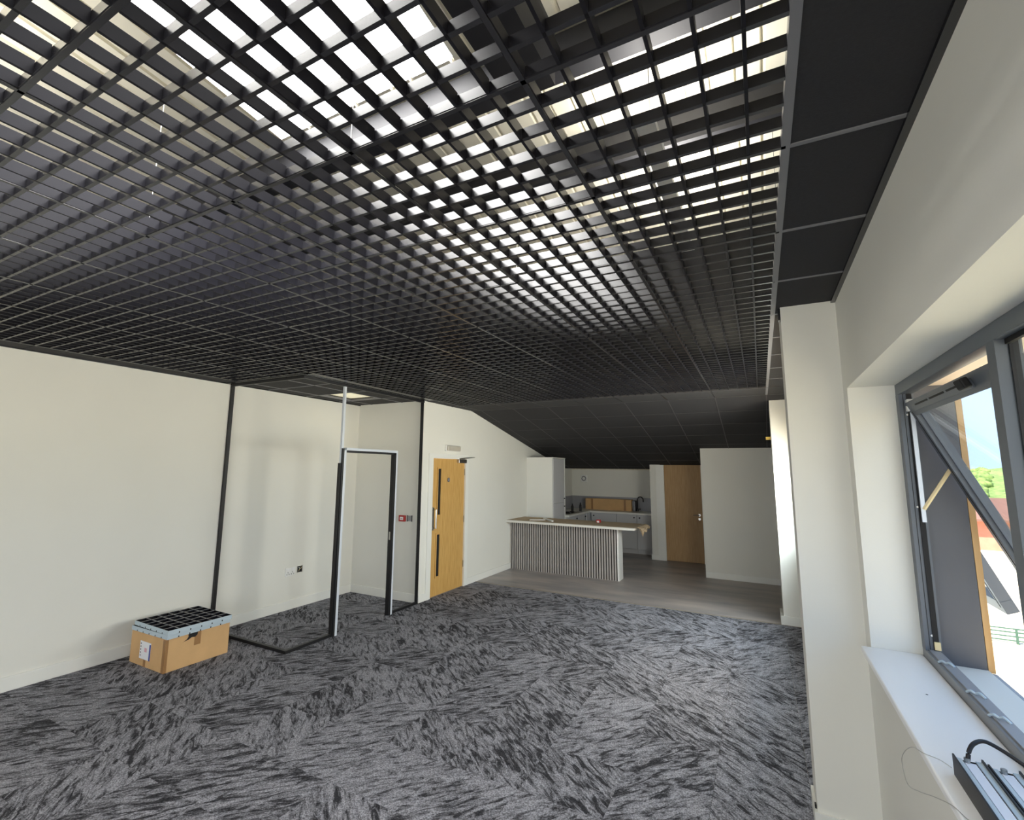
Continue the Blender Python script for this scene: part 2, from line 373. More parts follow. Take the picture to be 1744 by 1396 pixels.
me_by = MB().box(-T_Y/2, T_Y/2, -0.291, 0.291, 0, H_Y).mesh('blade'); me_by.materials.append(MT['blade2'])
me_bx = MB().box(-0.291, 0.291, -T_X/2, T_X/2, 0, H_X).mesh('blade'); me_bx.materials.append(MT['blade'])
panels = []
for i in range(9):
    for j in range(12):
        cx, cy = GX[i]-0.3, GY[j]+0.3
        if cx < XD and cy > YB0-0.1: continue
        if i == 7 and cy > YB0-0.1: continue          # cut row beside the booth is filled by trim below
        panels.append((cx, cy))
def rank(p):
    x, y = p; d = Vector((x, y, CZ-CAMZ)); z = d.dot(fwd)
    if z < 0.1: return 1e3
    u, v = F*d.dot(r2)/z+CX, -F*d.dot(u2)/z+CY
    return d.length + (0 if -250 < u < W+150 and -250 < v < H else 50)
panels.sort(key=rank)
for k, (cx, cy) in enumerate(panels):
    if k < 30:
        p = link('grid_panel', me_rim, ceil, (cx, cy, 0))
        for q in OFF:
            link('blade', me_by, p, (q, 0, 0)); link('blade', me_bx, p, (0, q, 0))
    else:
        link('grid_panel', me_panel, ceil, (cx, cy, 0))
TEE = 0.014
for k, x in enumerate(GX):
    y1 = YS if k <= 7 else 3.42
    w_ = 0.024 if k == 0 else TEE
    bx('main_tee', 'tee' if k == 0 else 'blade', ceil, x-w_/2, x+w_/2, -0.8, y1, CZ-0.002, CZ+(0.03 if k == 0 else 0.002))
for k, y in enumerate(GY):
    bx('cross_tee', 'blade', ceil, (GX[9] if y < 3.5 else GX[7]), GX[0], y-TEE/2, y+TEE/2, CZ-0.002, CZ+0.002)
bx('cross_tee', 'tee2', ceil, XD, XW, 6.406-0.012, 6.406+0.012, CZ-0.003, CZ+0.03)
bx('cross_tee', 'tee2', ceil, XD, XW, YS-0.008, YS+0.008, CZ-0.003, CZ+0.02)
def ctile(x0, x1, y0, y1, z=CZ):
    return bx('ceiling_tile', 'tile', ceil, x0+0.004, x1-0.004, y0+0.004, y1-0.004, z+0.001, z+0.018)
# right margin strip
bx('wall_angle', 'blade', ceil, XW-0.022, XW, YR, 3.28, CZ-0.012, CZ+0.012)
for k in range(-9, 9):
    y0 = 1.606+0.6*k
    ctile(0.125, XW, y0, y0+0.6)
    bx('cross_tee', 'tee', ceil, 0.137, XW, y0-0.008, y0+0.008, CZ-0.003, CZ+0.02)
# left margin strip
for k in range(-9, 3):
    y0 = 1.606+0.6*k; ctile(XL, GX[9], y0, y0+0.6)
bx('wall_angle', 'blade', ceil, XL, XL+0.02, YR, YB1, CZ-0.01, CZ+0.012)
# strip beside the booth and the door wall
ctile(XL, GX[9], 3.406, YB0-0.04)
bx('margin_strip', 'blade', ceil, XD+0.04, GX[7], 3.40, YB1, CZ, CZ+0.015)
bx('margin_strip', 'blade', ceil, GX[9], GX[7], 3.40, YB0-0.04, CZ, CZ+0.015)
ctile(XD, GX[7], YB1, 6.406)
# flat band behind the open grid
xs_ = [XD]+[x for x in reversed(GX[:8])]
for a_, b_ in zip(xs_, xs_[1:]): ctile(a_, b_, 6.406, YS)
# tiles behind the camera
for k in range(-9, -4):
    for i in range(9): ctile(GX[i+1], GX[i], 1.606+0.6*k, 1.606+0.6*(k+1))
# sloping tiles over the kitchen
ang = math.atan(SL); Lm = 0.6*math.cos(ang)
xs2 = [XD]+[x for x in reversed(GX[:8])]+[XW]
ROT = Matrix.Rotation(-ang, 4, 'X')
for j in range(8):
    y0 = YS+j*Lm; y1 = min(y0+Lm, 11.4)
    if y1-y0 < 0.05: break
    Ls = (y1-y0)/math.cos(ang)
    for a_, b_ in zip(xs2, xs2[1:]):
        mb = MB().box(a_+0.004, b_-0.004, 0.004, Ls-0.004, 0, 0.016).xf(Matrix.Translation((0, y0, sz(y0))) @ ROT)
        obj('slope_tile', mb, 'tile', ceil)
    mb = MB().box(XD, XW, -0.006, 0.006, -0.003, 0.01).xf(Matrix.Translation((0, y0, sz(y0))) @ ROT)
    if j: obj('slope_tee', mb, 'tee2', ceil)
for x in GX[:8]:
    mb = MB().box(x-0.006, x+0.006, 0, (11.4-YS)/math.cos(ang), -0.004, 0.01).xf(Matrix.Translation((0, YS, CZ)) @ ROT)
    obj('slope_tee', mb, 'tee2', ceil)
bx('slope_end_tile', 'tile', ceil, XD, XW, 11.4, YK, sz(11.4), sz(11.4)+0.02)
# booth ceiling
bxs = [XL, GX[9], GX[8], XD-0.04]; bys = [YB0+0.04, 4.006, 4.606, 5.206, YB1]
for i in range(3):
    for j in range(4):
        if (i, j) == (1, 2): continue
        ctile(bxs[i], bxs[i+1], bys[j], bys[j+1])
for x in bxs[1:3]: bx('booth_tee', 'tee', ceil, x-0.008, x+0.008, bys[0], YB1, CZ-0.004, CZ+0.02)
for y in bys[1:4]: bx('booth_tee', 'tee', ceil, XL, bxs[3], y-0.008, y+0.008, CZ-0.004, CZ+0.02)

bl = empty('booth_light', (-4.975, 4.906, CZ+0.03), 'pale square light panel recessed in the dark booth ceiling', 'light panel')
bx('diffuser', 'ledpanel', bl, -5.262, -4.688, 4.619, 5.193, CZ+0.036, CZ+0.042)
for q in ((-5.267, -5.262, 4.614, 5.198), (-4.688, -4.683, 4.614, 5.198), (-5.262, -4.688, 4.614, 4.619), (-5.262, -4.688, 5.193, 5.198)): bx('frame', 'blade', bl, *q, CZ+0.021, CZ+0.06)

# suspension wires
for k in range(0, 8, 2):
    for y in (1.006, 2.206, 3.406, 4.606, 5.806):
        x = GX[k]-0.004
        obj('hanger_wire', MB().tube([(x, y, CZ+0.03), (x+0.01, y, rz(y)-0.02)], 0.0016, 5), 'wire', ceil)

# ------------------------------------------------------------------ roof void
roof = empty('roof', (0, 0, 3.2), 'cream ribbed roof liner with purlins seen above the open grid', 'roof', kind='structure')
RLX0, RLX1, RLY0, RLY1 = -2.05, -1.0, 0.30, 1.45
def sheet(name, m, x0, x1, y0, y1):
    mb = MB(); n_ = max(1, round((x1-x0)/0.1)); w_ = (x1-x0)/n_
    prof = []
    for i in range(n_):
        a_ = x0+i*w_
        prof += [(a_, 0), (a_+w_*0.78, 0), (a_+w_*0.83, 0.012), (a_+w_*0.95, 0.012)]
    prof.append((x1, 0))
    pr = [(mb.bm.verts.new((x, y0, rz(y0)+z)), mb.bm.verts.new((x, y1, rz(y1)+z))) for x, z in prof]
    for p, q in zip(pr, pr[1:]): mb.bm.faces.new((p[0], q[0], q[1], p[1]))
    return obj(name, mb, m, roof)
xc = [XL-0.15, -4.85, -3.85, -2.95, RLX0, RLX1, -0.45, 0.3, XO+0.05]
for a_, b_ in zip(xc, xc[1:]):
    if a_ == RLX0:
        sheet('liner_sheet', 'liner', a_, b_, YR-0.15, RLY0); sheet('liner_sheet', 'liner', a_, b_, RLY1, 7.0); sheet('rooflight_sheet', 'rooflight_glow', a_, b_, RLY0, RLY1)
    else:
        sheet('liner_sheet', 'liner', a_, b_, YR-0.15, 7.0)
    sheet('liner_sheet', 'liner', a_, b_, 7.0, YK+0.15)
for y in (0.2, 1.56, 2.12, 3.3, 4.5, 5.7):
    bx('purlin', 'steel', roof, XL, XW, y-0.035, y+0.035, rz(y)-0.16, rz(y)-0.01)
bx('steel_beam', 'steel', roof, -0.74, -0.56, YR, 1.45, 3.20, 3.42)
# window-side framing above the ceiling
for y in (0.9, 1.5, 2.1, 2.7, 3.3, 3.9, 4.5):
    bx('batten', 'batten', roof, XW-0.05, XW-0.004, y-0.02, y+0.02, CZ+0.05, rz(y)-0.05)
    bx('membrane_panel', 'bluepanel', roof, XW-0.004, XW-0.001, y+0.03, y+0.57, CZ+0.05, rz(y+0.6)-0.05)

def uplight(x, y, label, e):  # added lamps, not part of the room, to brighten the roof liner
    t = empty('added_uplight', (x, y, 3.02), label, 'light', 'added uplights in the roof void')
    mb = MB().box(x-0.03, x+0.03, y-0.6, y+0.6, 3.02, 3.024).box(x-0.03, x-0.027, y-0.6, y+0.6, 3.024, 3.05).box(x+0.027, x+0.03, y-0.6, y+0.6, 3.024, 3.05)
    obj('tray', mb, 'white', t)
    bx('diffuser', 'diff', t, x-0.026, x+0.026, y-0.59, y+0.59, 3.026, 3.034)
    for s in (-0.5, 0.5): obj('hanger', MB().tube([(x, y+s, 3.034), (x, y+s, rz(y+s)-0.01)], 0.0025, 5), 'wire', t)
    area('added_uplight_lamp', (x, y, 3.06), (0, 0.04, 1), 0.05, 1.16, e, (1, 0.96, 0.90))
for x, y, e, lab in ((-0.275, 2.15, 17, 'added slim uplight for the roof liner near the window wall'), (-2.575, -0.35, 34, 'added slim uplight for the roof liner behind the rooflight'), (-4.375, -0.35, 45, 'added slim uplight for the roof liner near the left wall')):
    uplight(x, y, lab, e)

# ------------------------------------------------------------------ windows
def window(name, ya, yb, label, open_lights, ym=None):
    r = empty(name, (0.66, (ya+yb)/2, WZ0), label, 'window', kind='structure')
    ym = ym if ym else (ya+yb)/2
    X0, X1 = 0.632, 0.692
    z0, z1 = 1.0, WZ1
    bx('frame_head', 'frame', r, X0, X1, ya, yb, z1-0.055, z1, bev=0.003)
    bx('frame_bottom', 'cill2', r, X0, X1, ya, yb, z0-0.03, z0+0.03, bev=0.003)
    for a_, b_ in ((ya, ya+0.055), (yb-0.055, yb)):
        j = bx('frame_jamb', 'frame', r, X0, X1, a_, b_, z0+0.03, z1-0.055)
        for gx in (0.648, 0.672):
            yf = b_ if a_ == ya else a_
            bx('groove', 'gasket', r, gx, gx+0.0025, yf-0.0006, yf+0.0006, z0+0.03, z1-0.055)
    bx('mullion', 'frame', r, X0, X1, ym-0.03, ym+0.03, z0+0.03, z1-0.055)
    for a_, b_ in ((ya+0.055, ym-0.03), (ym+0.03, yb-0.055)):     # channel line round each light
        for c, d in ((a_, a_+0.006), (b_-0.006, b_)): bx('gasket', 'gasket', r, X1-0.03, X1-0.01, c, d, z0+0.03, z1-0.055)
    lights = [(ya+0.055, ym-0.03), (ym+0.03, yb-0.055)]
    for k, (a_, b_) in enumerate(lights):
        if k in open_lights:
            th = math.radians(22.8); PV = Matrix.Translation((0.672, 0, 2.205)) @ Matrix.Rotation(-th, 4, 'Y')
            a2, b2, Hs = a_+0.012, b_-0.012, 1.17
            def sb(nm, m_, *q, bev=0.0):
                mb = MB().box(*q)
                if bev: mb.bevel(bev)
                return obj(nm, mb.xf(PV), m_, r)
            tr = sb('sash_top_rail', 'frame', -0.025, 0.03, a2, b2, -0.072, 0.0, bev=0.002)
            sb('sash_bottom_rail', 'frame', -0.025, 0.03, a2, b2, -Hs, -Hs+0.065, bev=0.002)
            for c, d in ((a2, a2+0.06), (b2-0.06, b2)):
                sb('sash_stile', 'frame', -0.025, 0.03, c, d, -Hs+0.065, -0.072, bev=0.002)
            for c, d in ((a2+0.06, a2+0.072), (b2-0.072, b2-0.06)):
                sb('glazing_bead', 'frame', -0.006, 0.012, c, d, -Hs+0.065, -0.072); sb('seal', 'gasket', -0.0265, -0.025, (c+d)/2+(-0.030 if c < (a2+b2)/2 else 0.024), (c+d)/2+(-0.024 if c < (a2+b2)/2 else 0.030), -Hs+0.03, -0.05)
            sb('glass_pane', 'glass', 0.0, 0.006, a2+0.06, b2-0.06, -Hs+0.065, -0.072)
            # trickle vent on the top rail
            vb = sb('trickle_vent', 'frame', -0.036, -0.025, a2+0.22, b2-0.12, -0.052, -0.018, bev=0.003)
            for q in range(3):
                w_ = (b2-a2-0.42)/3; y0 = a2+0.26+q*w_
                sb('vent_slot', 'gasket', -0.0375, -0.036, y0, y0+w_-0.03, -0.030, -0.022)
            kb = sb('vent_lever', 'gasket', -0.06, -0.036, a2+0.20, a2+0.27, -0.046, -0.008, bev=0.006)
            # friction stays
            for c in (a_+0.01, b_-0.022):
                bx('stay_track', 'silver', r, 0.668, 0.684, c, c+0.012, 1.62, 2.16)
                pts = [(0.678, c+0.004, 1.68), Vector((0.672, c+0.004, 2.205)) + Vector((math.sin(th), 0, -math.cos(th)))*0.34]
                mb = MB(); d = Vector(pts[1])-Vector(pts[0]); mb.tube(pts, 0.009, 6); obj('stay_arm', mb, 'batten', r)
                bx('stay_bracket', 'white', r, 0.655, 0.69, c-0.01, c+0.02, 2.155, 2.215, bev=0.004)
        else:
            bx('glazing_bead', 'gasket', r, 0.655, 0.667, a_, b_, z1-0.071, z1-0.055); bx('glazing_bead', 'gasket', r, 0.655, 0.667, a_, b_, z0+0.03, z0+0.046)
            bx('glass_pane', 'glass', r, 0.660, 0.666, a_, b_, z0+0.03, z1-0.055)
    # outer lining
    for a_, b_ in ((ya, ya+0.012), (yb-0.012, yb)):
        bx('reveal_board', 'board', r, X1, XO-0.002, a_, b_, WZ0, WZ1)
    for a_, b_ in ((ya-0.05, ya+0.012), (yb-0.012, yb+0.05)):
        bx('oak_trim', 'extoak', r, XO, XO+0.024, a_, b_, WZ0-0.01, WZ1+0.2)
    bx('head_board', 'head', r, X1, XO+0.02, ya+0.012, yb-0.012, WZ1-0.014, WZ1)
    mb = MB().prism([(X1-0.01, 0.967), (XO+0.03, 0.955), (XO+0.03, 0.92), (XO+0.026, 0.92), (XO+0.026, 0.945), (X1-0.01, 0.955)], ya, yb, 'Y')
    obj('outer_cill', mb, 'cill', r)
    # inside track line and clips
    bx('track', 'cill', r, 0.645, 0.684, ya+0.055, yb-0.055, z0+0.03, z0+0.036)
    return r
w1 = window('window_1', 0.80, 3.148, 'dark grey window with its far light hung open beside the near column', (1,), 1.972)
for y in (2.90, 2.57, 2.365):
    obj('glazing_clip', MB().tube(crv([(0.636, y+0.02, 1.034), (0.645, y+0.008, 1.044), (0.655, y-0.004, 1.040), (0.664, y-0.012, 1.046), (0.676, y-0.03, 1.036)], 4), 0.0045, 6), 'palealu', w1)
for z in (1.10, 1.69, 2.14):
    obj('frame_screw', MB().tube([(0.660, 3.0925, z), (0.660, 3.089, z)], 0.005, 8), 'white', w1)
bx('packer', 'batten', w1, 0.664, 0.686, 3.080, 3.094, 1.04, 1.075)
window('window_2', 3.60, 5.95, 'window with two lights hung open beyond the near column', (0, 1))
window('window_4', 6.12, 7.12, 'narrow window just before the far column', ())
window('window_3', -2.7, -0.2, 'side window behind the camera', ())
def sillboard(ya, yb, label):
    o = obj('window_sill', MB().box(0.391, 0.632, ya+0.001, yb-0.001, 0.968, 0.995).bevel(0.006, 3), 'sill')
    return struct(o, label, 'window sill')
s1 = sillboard(0.80, 3.148, 'white window board under the open window')
obj('screw_hole', MB().tube([(0.52, 2.60, 0.9945), (0.52, 2.60, 0.9957)], 0.004, 8), 'gasket', s1)
sillboard(3.60, 5.95, 'white window board beyond the near column'); sillboard(6.12, 7.12, 'white window board just before the far column'); sillboard(-2.7, -0.2, 'white window board behind the camera')
for a_, b_ in REAR_WIN:
    r = empty('window_rear', ((a_+b_)/2, YR-0.1, 0.4), 'tall grey framed window in the wall behind the camera', 'window', 'rear windows', 'structure')
    for q in ((a_, a_+0.06, 0.4, 2.5), (b_-0.06, b_, 0.4, 2.5), (a_+0.06, b_-0.06, 0.4, 0.46), (a_+0.06, b_-0.06, 2.44, 2.5)): bx('frame', 'frame', r, q[0], q[1], YR-0.13, YR-0.07, q[2], q[3])
    bx('glass_pane', 'glass', r, a_+0.06, b_-0.06, YR-0.103, YR-0.097, 0.46, 2.44)

# ------------------------------------------------------------------ glazed booth frame (no glass fitted)
gb = empty('booth_partition', (XD, YB0, 0), 'black metal partition framing a booth with an empty doorway against the left wall', 'partition')
bx('floor_track', 'black', gb, XL+0.016, XD+0.016, YB0-0.016, YB0+0.016, 0, 0.03)
bx('floor_track', 'black', gb, XD-0.016, XD+0.016, YB0+0.016, 4.10, 0, 0.03)
bx('floor_track', 'black', gb, XD-0.016, XD+0.016, 5.09, YB1-0.016, 0, 0.03)
bx('wall_channel', 'black', gb, XL, XL+0.032, YB0-0.018, YB0+0.018, 0.0, CZ)
bx('wall_channel', 'black', gb, XD-0.03, XD+0.006, YB1-0.03, YB1-0.0005, 0, CZ)
bx('head_track', 'black', gb, XL, XD+0.016, YB0-0.016, YB0+0.016, CZ-0.03, CZ+0.01)
bx('head_track', 'black', gb, XD-0.016, XD+0.016, YB0+0.016, YB1, CZ-0.03, CZ+0.01)
bx('head_trim', 'blade', gb, XL, XD+0.085, YB0-0.085, YB0-0.016, CZ-0.006, CZ+0.01)
bx('head_trim', 'blade', gb, XD+0.016, XD+0.085, YB0-0.016, YB1, CZ-0.006, CZ+0.01)
# door frame: black core with silver faces
P1a, P1b = 4.10, 4.165
bx('post', 'silver', gb, XD-0.014, XD+0.014, P1a, P1a+0.03, 0.03, CZ-0.03)
bx('post_cover', 'black', gb, XD-0.02, XD+0.02, P1a-0.014, P1a, 0.0, 1.90)
bx('door_jamb', 'silver', gb, XD-0.03, XD+0.03, P1a+0.03, P1b, 0, 2.05)
bx('jamb_seal', 'black', gb, XD-0.028, XD+0.006, P1b, P1b+0.012, 0, 2.02)
bx('jamb_cover', 'black', gb, XD+0.014, XD+0.031, P1a+0.0, P1a+0.03, 0, 2.07)
bx('door_jamb', 'silver', gb, XD-0.03, XD+0.03, 5.06, 5.09, 0, 2.08)
dj = bx('jamb_seal', 'black', gb, XD-0.028, XD+0.029, 5.02, 5.06, 0, 2.05)
bx('strike_plate', 'chrome', gb, XD-0.01, XD+0.012, 5.017, 5.02, 0.93, 1.03)
bx('door_head', 'silver', gb, XD-0.03, XD+0.03, P1b, 5.06, 2.05, 2.08)
bx('head_seal', 'black', gb, XD-0.028, XD+0.029, P1b, 5.06, 2.025, 2.05)

# ------------------------------------------------------------------ oak fire door in the door wall
d1 = empty('door_1', (XD, 6.38, 0), 'oak fire door with two slim vision panels in the white wall', 'door', kind='structure')
xl = XD-0.012
for a_, b_, c, e_ in ((5.82, 5.93, 0, 2.01), (6.835, 6.93, 0, 2.01), (5.82, 6.93, 2.01, 2.075)):
    bx('architrave', 'gloss', d1, XD-0.1, XD+0.014, a_, b_, c, e_)
leaf = bx('leaf', 'oak', d1, xl-0.044, xl, 5.933, 6.832, 0.006, 2.006)
for z0, z1 in ((1.146, 1.868), (0.258, 0.897)):
    bx('vision_panel', 'gasket', d1, xl, xl+0.003, 6.085, 6.155, z0+0.015, z1-0.015)
    for q in ((6.062, 6.085, z0, z1), (6.155, 6.178, z0, z1), (6.085, 6.155, z0, z0+0.02), (6.085, 6.155, z1-0.02, z1)):
        bx('glazing_bead', 'oak', d1, xl, xl+0.012, *q)
ph = obj('pull_handle', MB().tube([(xl, 5.99, 1.25), (xl+0.055, 5.99, 1.25), (xl+0.055, 5.99, 0.98), (xl, 5.99, 0.98)], 0.011, 8), 'chrome', d1)
bx('push_plate', 'chrome', d1, xl, xl+0.002, 5.965, 6.015, 0.95, 1.28)
sg = obj('sign', MB().tube([(xl, 6.375, 1.678), (xl+0.004, 6.375, 1.678)], 0.034, 20), 'navy', d1)
obj('sign_ring', MB().tube([(xl+0.0035, 6.375+0.027*math.cos(a*math.pi/10), 1.678+0.027*math.sin(a*math.pi/10)) for a in range(21)], 0.0018, 4), 'white', d1)
for dz in (-0.009, 0.009): bx('sign_print', 'white', d1, xl+0.004, xl+0.0055, 6.359, 6.391, 1.675+dz, 1.681+dz)
cl = bx('door_closer', 'chrome', d1, xl, xl+0.05, 6.60, 6.832, 1.942, 2.004, bev=0.006)
obj('closer_arm', MB().tube([(xl+0.04, 6.62, 2.01), (xl+0.06, 6.86, 2.03), (XD+0.01, 7.12, 2.044)], 0.008, 6), 'chrome', d1)
for z in (0.30, 1.0, 1.75):
    bx('hinge', 'chrome', d1, xl, xl+0.016, 6.822, 6.842, z, z+0.1)
ex = empty('exit_light', (XD, 6.42, 2.117), 'unlit emergency light box above the oak fire door', 'emergency light')
bx('back_box', 'white', ex, XD, XD+0.03, 6.23, 6.62, 2.122, 2.218, bev=0.008)
bx('diffuser', 'lens', ex, XD+0.03, XD+0.06, 6.245, 6.605, 2.128, 2.21, bev=0.012)
for q in range(9): bx('lens_rib', 'lens', ex, XD+0.058, XD+0.063, 6.262+q*0.04, 6.274+q*0.04, 2.136, 2.202)

# ------------------------------------------------------------------ sockets, alarm point
so = empty('wall_socket', (XL, 4.54, 0.42), 'white double wall socket low on the left wall inside the booth', 'socket')
bx('plate', 'white', so, XL, XL+0.009, 4.465, 4.622, 0.425, 0.535, bev=0.003)
for y in (4.485, 4.555):
    bx('rocker', 'paper', so, XL+0.009, XL+0.012, y+0.012, y+0.03, 0.495, 0.52)
    for dy, dz in ((0.016, 0.035), (0.0, 0.012), (0.034, 0.012)): bx('pin_slot', 'gasket', so, XL+0.009, XL+0.0095, y+dy, y+dy+0.008, 0.43+dz, 0.445+dz)
jb = empty('junction_box', (XL, 4.69, 0.44), 'open metal back box with loose wires beside the double socket', 'back box')
bx('recess', 'gasket', jb, XL, XL+0.004, 4.655, 4.73, 0.45, 0.528)
for q in ((4.650, 4.657, 0.447, 0.531), (4.728, 4.735, 0.447, 0.531)): bx('rim', 'chrome', jb, XL, XL+0.008, *q)
for k_, (m_, a_) in enumerate((('batten', 0.6), ('white', 2.0), ('batten', 3.6))):
    obj('loose_wire', MB().tube([(XL+0.004, 4.69, 0.49), (XL+0.02, 4.69+0.02*math.cos(a_), 0.49+0.02*math.sin(a_)), (XL+0.012, 4.69+0.032*math.cos(a_+0.4), 0.49+0.032*math.sin(a_+0.4))], 0.003, 5), m_, jb)
yr = YB1
cp = empty('fire_call_point', (-4.58, yr, 1.09), 'red fire alarm call point on the booth return wall', 'alarm point')
bx('housing', 'red', cp, -4.635, -4.523, yr-0.03, yr, 1.090, 1.178, bev=0.006)
bx('break_glass', 'paper', cp, -4.608, -4.550, yr-0.033, yr-0.03, 1.112, 1.156)
bx('print', 'red', cp, -4.596, -4.562, yr-0.0345, yr-0.033, 1.128, 1.134)
sw = empty('switch_box', (-4.45, yr, 1.09), 'open grey switch back box right of the red call point', 'back box')
bx('recess', 'splash', sw, -4.492, -4.412, yr-0.004, yr, 1.098, 1.178)
for q in ((-4.496, -4.489), (-4.415, -4.408)): bx('rim', 'steel', sw, q[0], q[1], yr-0.01, yr, 1.094, 1.182)
for z in (1.10, 1.17): bx('lug', 'chrome', sw, -4.46, -4.44, yr-0.008, yr-0.003, z, z+0.01)

# ------------------------------------------------------------------ cardboard box with two ceiling panels
cb = empty('cardboard_box', (-5.08, 2.946, 0), 'brown cardboard box on the carpet under two ceiling panels', 'box')
body = bx('body', 'card', cb, -5.374, -4.79, 2.643, 3.249, 0, 0.292, bev=0.004)
bx('tape', 'tape', cb, -4.789, -4.7885, 2.90, 2.96, 0.17, 0.292); bx('tape', 'tape', cb, -4.83, -4.789, 2.6425, 2.643, 0.002, 0.285)
bx('tape', 'tape', cb, -4.7895, -4.789, 2.645, 2.668, 0.002, 0.285); bx('tape', 'tape', cb, -5.13, -5.09, 2.6425, 2.643, 0.0, 0.07)
lb = bx('label', 'paper', cb, -5.205, -5.022, 2.6415, 2.6425, 0.064, 0.219)
bx('label_stripe', 'blue', lb, -5.045, -5.022, 2.641, 2.6415, 0.064, 0.205)
for q in range(5): bx('label_print', 'gasket', lb, -5.195, -5.183, 2.641, 2.6415, 0.085+q*0.026, 0.097+q*0.026)
bx('label_print', 'pink', lb, -5.125, -5.085, 2.641, 2.6415, 0.13, 0.165)
mb = MB().prism([(2.84, 0.292), (2.93, 0.292), (2.925, 0.262), (2.905, 0.245), (2.87, 0.25), (2.845, 0.236), (2.80, 0.228), (2.79, 0.222), (2.83, 0.245), (2.842, 0.262)], -4.7892, -4.7884)
obj('torn_hand_hole', mb, 'gasket', cb)
def loose_panel(cx, cy, z, rot, label):
    r = empty('ceiling_panel', (cx, cy, z), label, 'ceiling panel', 'loose ceiling panels on the box')
    r.rotation_euler.z = rot
    def lp(nm, m_, mb): 
        me = mb.mesh(nm); me.materials.append(MT[m_]); return link(nm, me, r, (0, 0, 0))
    h_ = 0.038
    for q in ((-0.298, -0.295, -0.298, 0.298), (0.295, 0.298, -0.298, 0.298), (-0.295, 0.295, -0.298, -0.295), (-0.295, 0.295, 0.295, 0.298)):
        lp('side', 'palealu', MB().box(*q, 0, h_))
    for q in ((-0.295, -0.2935, -0.295, 0.295), (0.2935, 0.295, -0.295, 0.295), (-0.2935, 0.2935, -0.295, -0.2935), (-0.2935, 0.2935, 0.2935, 0.295)):
        lp('inner_lining', 'blade', MB().box(*q, 0, h_+0.0005))
    for q in OFF:
        lp('blade', 'blade2', MB().box(q-0.004, q+0.004, -0.2935, 0.2935, 0, h_-0.002)); lp('blade', 'blade2', MB().box(-0.2935, 0.2935, q-0.004, q+0.004, 0, h_-0.0025))
        lp('blade_edge', 'rib', MB().box(q-0.004, q+0.004, -0.2935, 0.2935, h_-0.002, h_)); lp('blade_edge', 'rib', MB().box(-0.2935, 0.2935, q-0.004, q+0.004, h_-0.0025, h_-0.0004))
        for s in (-1, 1):
            a_, b_ = sorted((s*0.298, s*0.2988))
            lp('notch', 'gasket', MB().box(a_, b_, q-0.005, q+0.005, 0.0, 0.013)); lp('notch', 'gasket', MB().box(q-0.005, q+0.005, a_, b_, 0.0, 0.013))
    return r
loose_panel(-5.068, 2.934, 0.2925, 0.015, 'lower of two black celled ceiling panels stacked on the cardboard box')
loose_panel(-5.045, 2.938, 0.334, -0.02, 'upper of two black celled ceiling panels stacked on the cardboard box')

# ------------------------------------------------------------------ breakfast bar
bb = empty('breakfast_bar', (-3.2, 8.63, 0), 'grey slatted breakfast bar with white end panel', 'bar counter')
bx('core', 'white', bb, XD+0.001, -2.225, 8.535, 8.76, 0, 0.868)
bx('felt_backing', 'felt', bb, XD+0.001, -2.225, 8.522, 8.535, 0, 0.868)
n_ = 45; pitch = (-2.225 - (XD+0.004))/n_
for q in range(n_):
    x0 = XD+0.004+q*pitch
    bx('slat', 'slat', bb, x0, x0+pitch*0.56, 8.505, 8.522, 0, 0.866)
bx('end_panel', 'white', bb, -2.225, -2.195, 8.503, 8.765, 0, 0.868)
wt = bx('bar_worktop', 'worktop', None, XD+0.002, -1.88, 8.32, 9.10, 0.869, 0.909, bev=0.003)
tag(wt, 'white worktop slab lying over the slatted bar', 'worktop')
# kraft sheet over it
mb = MB(); NX, NY = 46, 10; random.seed(3); g = []
for i in range(NX+1):
    row = []
    for j in range(NY+1):
        x = XD+0.03+2.34*i/NX; y = 8.345+0.74*j/NY; z = 0.9125+0.004*random.random()
        if j == 0: y += 0.02*random.random()
        row.append((x, y, z))
    g.append(row)
top = [[mb.bm.verts.new(p) for p in r] for r in g]; bot = [[mb.bm.verts.new((p[0], p[1], p[2]-0.002)) for p in r] for r in g]
for i in range(NX):
    for j in range(NY):
        mb.bm.faces.new((top[i][j], top[i+1][j], top[i+1][j+1], top[i][j+1])); mb.bm.faces.new((bot[i][j], bot[i][j+1], bot[i+1][j+1], bot[i+1][j]))
for i in range(NX):
    mb.bm.faces.new((top[i][0], bot[i][0], bot[i+1][0], top[i+1][0])); mb.bm.faces.new((top[i][NY], top[i+1][NY], bot[i+1][NY], bot[i][NY]))
for j in range(NY):
    mb.bm.faces.new((top[0][j], top[0][j+1], bot[0][j+1], bot[0][j])); mb.bm.faces.new((top[NX][j], bot[NX][j], bot[NX][j+1], top[NX][j+1]))
tag(obj('kraft_sheet', mb, 'card2'), 'flat brown protective board laid over the bar worktop', 'cardboard sheet')
mb = MB(); random.seed(9); NX, NY = 9, 12; g = []  # drooping end of the kraft sheet, built as a separate object
for i in range(NX+1):
    row = []
    for j in range(NY+1):
        t_ = i/NX; droop = 0.05+0.11*abs(math.sin(j*1.7))*(1.2-j/NY)
        row.append((-1.876+0.085*math.sin(t_*1.7)+0.03*random.random()*t_, 8.36+0.70*j/NY+0.02*random.random(), 0.918-droop*t_**1.6+0.03*random.random()*t_))
    g.append(row)
top = [[mb.bm.verts.new(p) for p in r] for r in g]; bot = [[mb.bm.verts.new((p[0]+0.002, p[1], p[2]-0.002)) for p in r] for r in g]
for i in range(NX):
    for j in range(NY):
        mb.bm.faces.new((top[i][j], top[i+1][j], top[i+1][j+1], top[i][j+1])); mb.bm.faces.new((bot[i][j], bot[i][j+1], bot[i+1][j+1], bot[i+1][j]))
